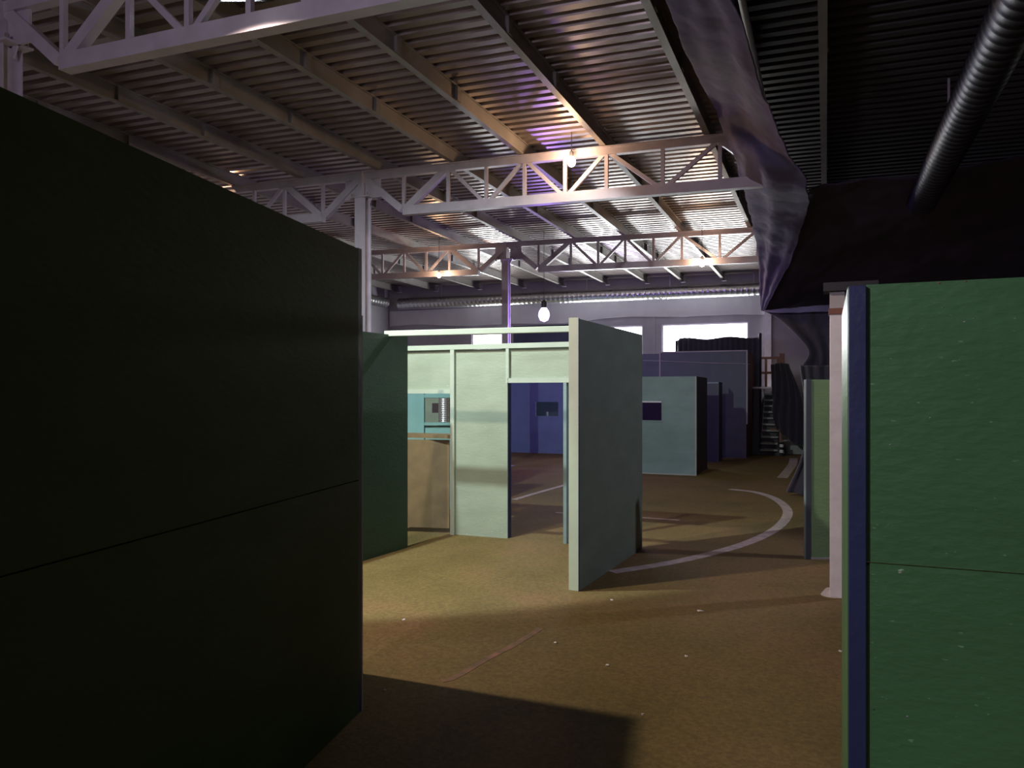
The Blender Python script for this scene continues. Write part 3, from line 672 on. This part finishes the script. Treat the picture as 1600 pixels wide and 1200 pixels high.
# ------------------------------------------------------------------ drapes
D1 = sheet('violet_lit_drape', [
    V([(985, -120, 5.6), (1040, 0, 6.6), (1077, 90, 7.7), (1120, 180, 9.6), (1150, 250, 9.85), (1171, 330, 11.8), (1184, 400, 14.4), (1190, 484, 16.2)]),
    V([(1030, -130, 5.5), (1095, -5, 6.4), (1135, 100, 7.6), (1165, 190, 9.4), (1192, 262, 9.3), (1208, 335, 11.4), (1208, 402, 14.0), (1192, 485, 16.1)]),
    V([(1060, -140, 5.4), (1142, -5, 6.2), (1190, 140, 7.5), (1226, 228, 8.6), (1262, 292, 9.6), (1256, 345, 11.6), (1234, 410, 13.8), (1194, 486, 16.0)])],
    M['cloth'], nu=150, nv=50, wr=0.035, freq=2.2, seed=1, fold=lambda u, v: 0.02*math.sin(v*15+u*9)*math.sin(PI*v), ndir=Vector((-0.8, -0.4, -0.3)))
tag(D1, 'crumpled cloth drape hanging from the roof edge, its violet light put into the colour', 'drape')
D2 = sheet('black_canopy', [
    V([(1264, 296, 10.6), (1420, 278, 10.6), (1700, 240, 10.6), (2200, 180, 10.4)]),
    V([(1252, 350, 12.2), (1400, 345, 12.4), (1650, 330, 12.4), (2100, 290, 12.0)]),
    V([(1230, 415, 14.2), (1380, 405, 14.3), (1600, 395, 14.0), (2050, 360, 13.5)]),
    V([(1195, 488, 16.1), (1300, 480, 16.2), (1500, 470, 16.0), (1900, 450, 15.5)])],
    M['canopy'], nu=90, nv=50, wr=0.07, freq=1.2, seed=9, fold=lambda u, v: 0.04*math.sin(v*9+u*3), ndir=Vector((0, -0.4, 0.9)))
tag(D2, 'broad black cloth canopy slung under the roof at the right', 'canopy')
D3 = sheet('black_flap', [
    V([(1195, 486, 16.0), (1230, 484, 15.6), (1265, 481, 15.2), (1303, 479, 14.8)]),
    V([(1222, 502, 15.7), (1247, 505, 15.4), (1275, 508, 15.1), (1303, 508, 14.8)]),
    V([(1262, 545, 15.2), (1275, 545, 15.1), (1288, 545, 15.0), (1303, 545, 14.8)]),
    V([(1254, 571, 15.2), (1272, 573, 15.1), (1288, 590, 15.0), (1303, 600, 14.8)])],
    M['black'], nu=40, nv=40, wr=0.05, freq=2.2, seed=3, fold=lambda u, v: 0.04*math.sin(u*14), ndir=Vector((0, -1, 0)))
tag(D3, 'pointed black cloth flap hanging from the canopy beside the white column', 'drape')
tag(sheet('hem_sheen', [V([(1196, 485, 15.9), (1225, 482, 15.5), (1260, 479, 15.1), (1302, 476, 14.7)]), V([(1196, 487.5, 15.9), (1225, 489, 15.5), (1260, 488, 15.1), (1302, 487, 14.7)])], M['cloth'], nu=30, nv=4, wr=0.02, freq=4),
    'greyish strip standing in for the lit sheen from the canopy corner to the white column', 'drape')  # strip added for the sheen along a lit edge
D4 = sheet('black_curtain', [
    V([(1250, 571, 13.2), (1270, 571, 13.0), (1300, 571, 12.8)]),
    V([(1258, 640, 13.0), (1275, 640, 12.9), (1300, 640, 12.8)]),
    V([(1255, 705, 12.9), (1275, 705, 12.8), (1300, 705, 12.8)]),
    V([(1229, 768, 12.78), (1262, 774, 12.6), (1300, 778, 12.5)])],
    M['black'], nu=40, nv=40, wr=0.02, freq=3, seed=6, fold=lambda u, v: 0.05*math.sin(u*22), ndir=Vector((0, -1, 0)))
tag(D4, 'floor-length black curtain pooling on the floor behind the small green panel', 'curtain')

# ------------------------------------------------------------------ right side
A = G(1259, 873.5); B = W(1330, 873.5, A.length and F*CAMZ/(874.0-HZ))
t, A, B, n = partition('partition_panel', 'bright leaf-green panel standing behind the white column', A, B, CAMZ+22*7.88/F, 0.06, 'green_mid', side=1, studs=(0.05, 0.95), stud_m='slate')
dv = (B-A).normalized()
obj('edge_post', slab(A-dv*0.0-n*0.02, A+dv*0.045-n*0.02, 0, CAMZ+22*7.88/F+0.005, 0.0195, side=1), M['darkblue'], t)
obj('floor_strip', slab(A+dv*0.047-n*0.013, B-n*0.013, 0, 0.016, 0.0125, side=1), M['edge'], t)

t = thing('white_column', 'white painted steel column with chipped base, between the two green panels', 'column', (0.085, 6.93, 0))
cx = on_x(1307, 0.1).x; Yc = 6.93; xa = on_y(1297.5, Yc).x; xb = on_y(1321, Yc).x
obj('shaft', box(xa, xb, Yc, Yc+0.12, 0.0, 2.36), M['white'], t, bevel=0.004)
obj('base_plinth', lathe([(0.10, 0), (0.085, 0.02), (0.062, 0.05)], ((xa+xb)/2-0.03, Yc+0.09, 0), 14), M['edge'], t)
obj('clamp', box(xa-0.008, xb+0.008, Yc-0.012, Yc+0.13, 2.3605, 2.41), M['brown'], t)
obj('shaded_upper_shaft', box(xa, xb, Yc, Yc+0.12, 2.4105, 2.55), M['edge'], t)  # greyer than the white shaft: shade above the clamp put into its colour
tag(obj('dark_beam', box(xa-0.05, xb+0.25, Yc-0.05, Yc+0.2, 2.551, 2.62), M['rubber']), 'dark beam resting on the white column below the canopy', 'beam')

# right foreground panel
d_r = 2.1
A = W(1326, 615, d_r); Bx = A+Vector((1.7, 0, 0))
zt_ = CAMZ+(HZ-445)*d_r/F
t = thing('partition_wall', 'scuffed green painted panel with a navy post, filling the right foreground', 'partition', (A+Bx)/2)
t.location.z = 0
def rb(x0, x1, z0, z1, y0, y1): return box(A.x+x0, A.x+x1, A.y+y0, A.y+y1, z0, z1)
obj('corner_post', rb(0, 0.044, 0, zt_-0.003, -0.0, 0.045), M['navy'], t, bevel=0.002)['label'] = 'navy painted post'
obj('board', rb(0.0446, 1.7, 0.0, 1.2375, 0.016, 0.030), M['green'], t)
ub = obj('board', rb(0.0446, 1.7, 1.2405, zt_, 0.018, 0.032), M['green'], t)
for x in (0.62, 1.24): obj('stud', rb(x, x+0.045, 0, zt_-0.05, 0.033, 0.075), M['navy'], t)
obj('top_rail', rb(0.0446, 1.7, zt_-0.046, zt_, 0.033, 0.075), M['navy'], t)
obj('side_board', rb(-0.0015, 0.012, 0, zt_, 0.0456, 0.88), M['green'], t)
# chips, knots and screw heads
def chip(x, z, r, m, s):
    rr = random.Random(s); bm = bmesh.new(); c0 = Vector((A.x+x, A.y+(0.016 if z < 1.239 else 0.018), z)); ring = []
    for k in range(9):
        a_ = 2*PI*k/9; q = r*(0.6+0.6*rr.random()); ring.append(bm.verts.new(c0+Vector((math.cos(a_)*q, 0.0, math.sin(a_)*q*0.6))))
    top = bm.verts.new(c0+Vector((0, -0.0025, 0)))
    for k in range(9): bm.faces.new((ring[k], ring[(k+1) % 9], top))
    bm.faces.new(ring)
    return obj('paint_chip', bm, M[m], t)
for s, (px, py, r, m) in enumerate(((1357, 883, 0.006, 'green_dark'), (1410, 894, 0.009, 'green_mid'), (1408, 897, 0.004, 'edge'), (1470, 441, 0.006, 'tan'), (1512, 438, 0.005, 'tan'), (1510, 502, 0.003, 'edge'), (1394, 560, 0.003, 'edge'),
        (1444, 513, 0.003, 'green_mid'), (1456, 653, 0.003, 'edge'), (1393, 695, 0.003, 'edge'), (1420, 1123, 0.003, 'edge'), (1367, 1112, 0.003, 'dark_in'), (1475, 480, 0.003, 'green_mid'), (1524, 497, 0.003, 'green_mid'))):
    a = (px-1291.2)/1297.0; Y = A.y; X = a*CY*Y/(1+SY*a); d = CY*Y-SY*X
    chip(X-A.x, CAMZ+(HZ-py)*d/F, r, m, s)

# ------------------------------------------------------------------ scraps on the floor
def scrap(px, py, label, sz=0.014, s=1):
    rr = random.Random(s); g = G(px, py); bm = bmesh.new(); lo = []; hi = []
    for k in range(7):
        a_ = 2*PI*k/7; q = sz*(0.5+rr.random()*0.8); lo.append(bm.verts.new((g.x+math.cos(a_)*q*1.4, g.y+math.sin(a_)*q, 0.0))); hi.append(bm.verts.new((g.x+math.cos(a_)*q*1.4, g.y+math.sin(a_)*q, 0.004+rr.random()*0.006)))
    bm.faces.new(lo); bm.faces.new(hi)
    for k in range(7): bm.faces.new((lo[k], lo[(k+1) % 7], hi[(k+1) % 7], hi[k]))
    tag(obj('paper_scrap', bm, M['paper']), label, 'litter', 'white scraps littering the carpet')
for s, (px, py, lb, sz) in enumerate(((1094, 955, 'largest white scrap on the carpet, between freestanding partition and white column', 0.018), (956, 938, 'white scrap on the carpet nearest the foot of the freestanding partition', 0.011),
        (868, 1005, 'white scrap on the carpet in the middle, right of the worn pink line', 0.010), (949, 1040, 'white scrap on the carpet just above the tip of the dark shadow', 0.011),
        (1073, 1026, 'slim white scrap on the carpet, right of the middle of the foreground', 0.009), (631, 969, 'white scrap on the carpet beside the huge dark wall end', 0.008),
        (1313, 1018, 'white scrap on the carpet below the white column base', 0.009), (601, 1079, 'tiny scrap inside the dark shadow by the huge wall', 0.007), (1005, 1117, 'tiny scrap right of the dark shadow corner', 0.007))):
    scrap(px, py, lb, sz, s)
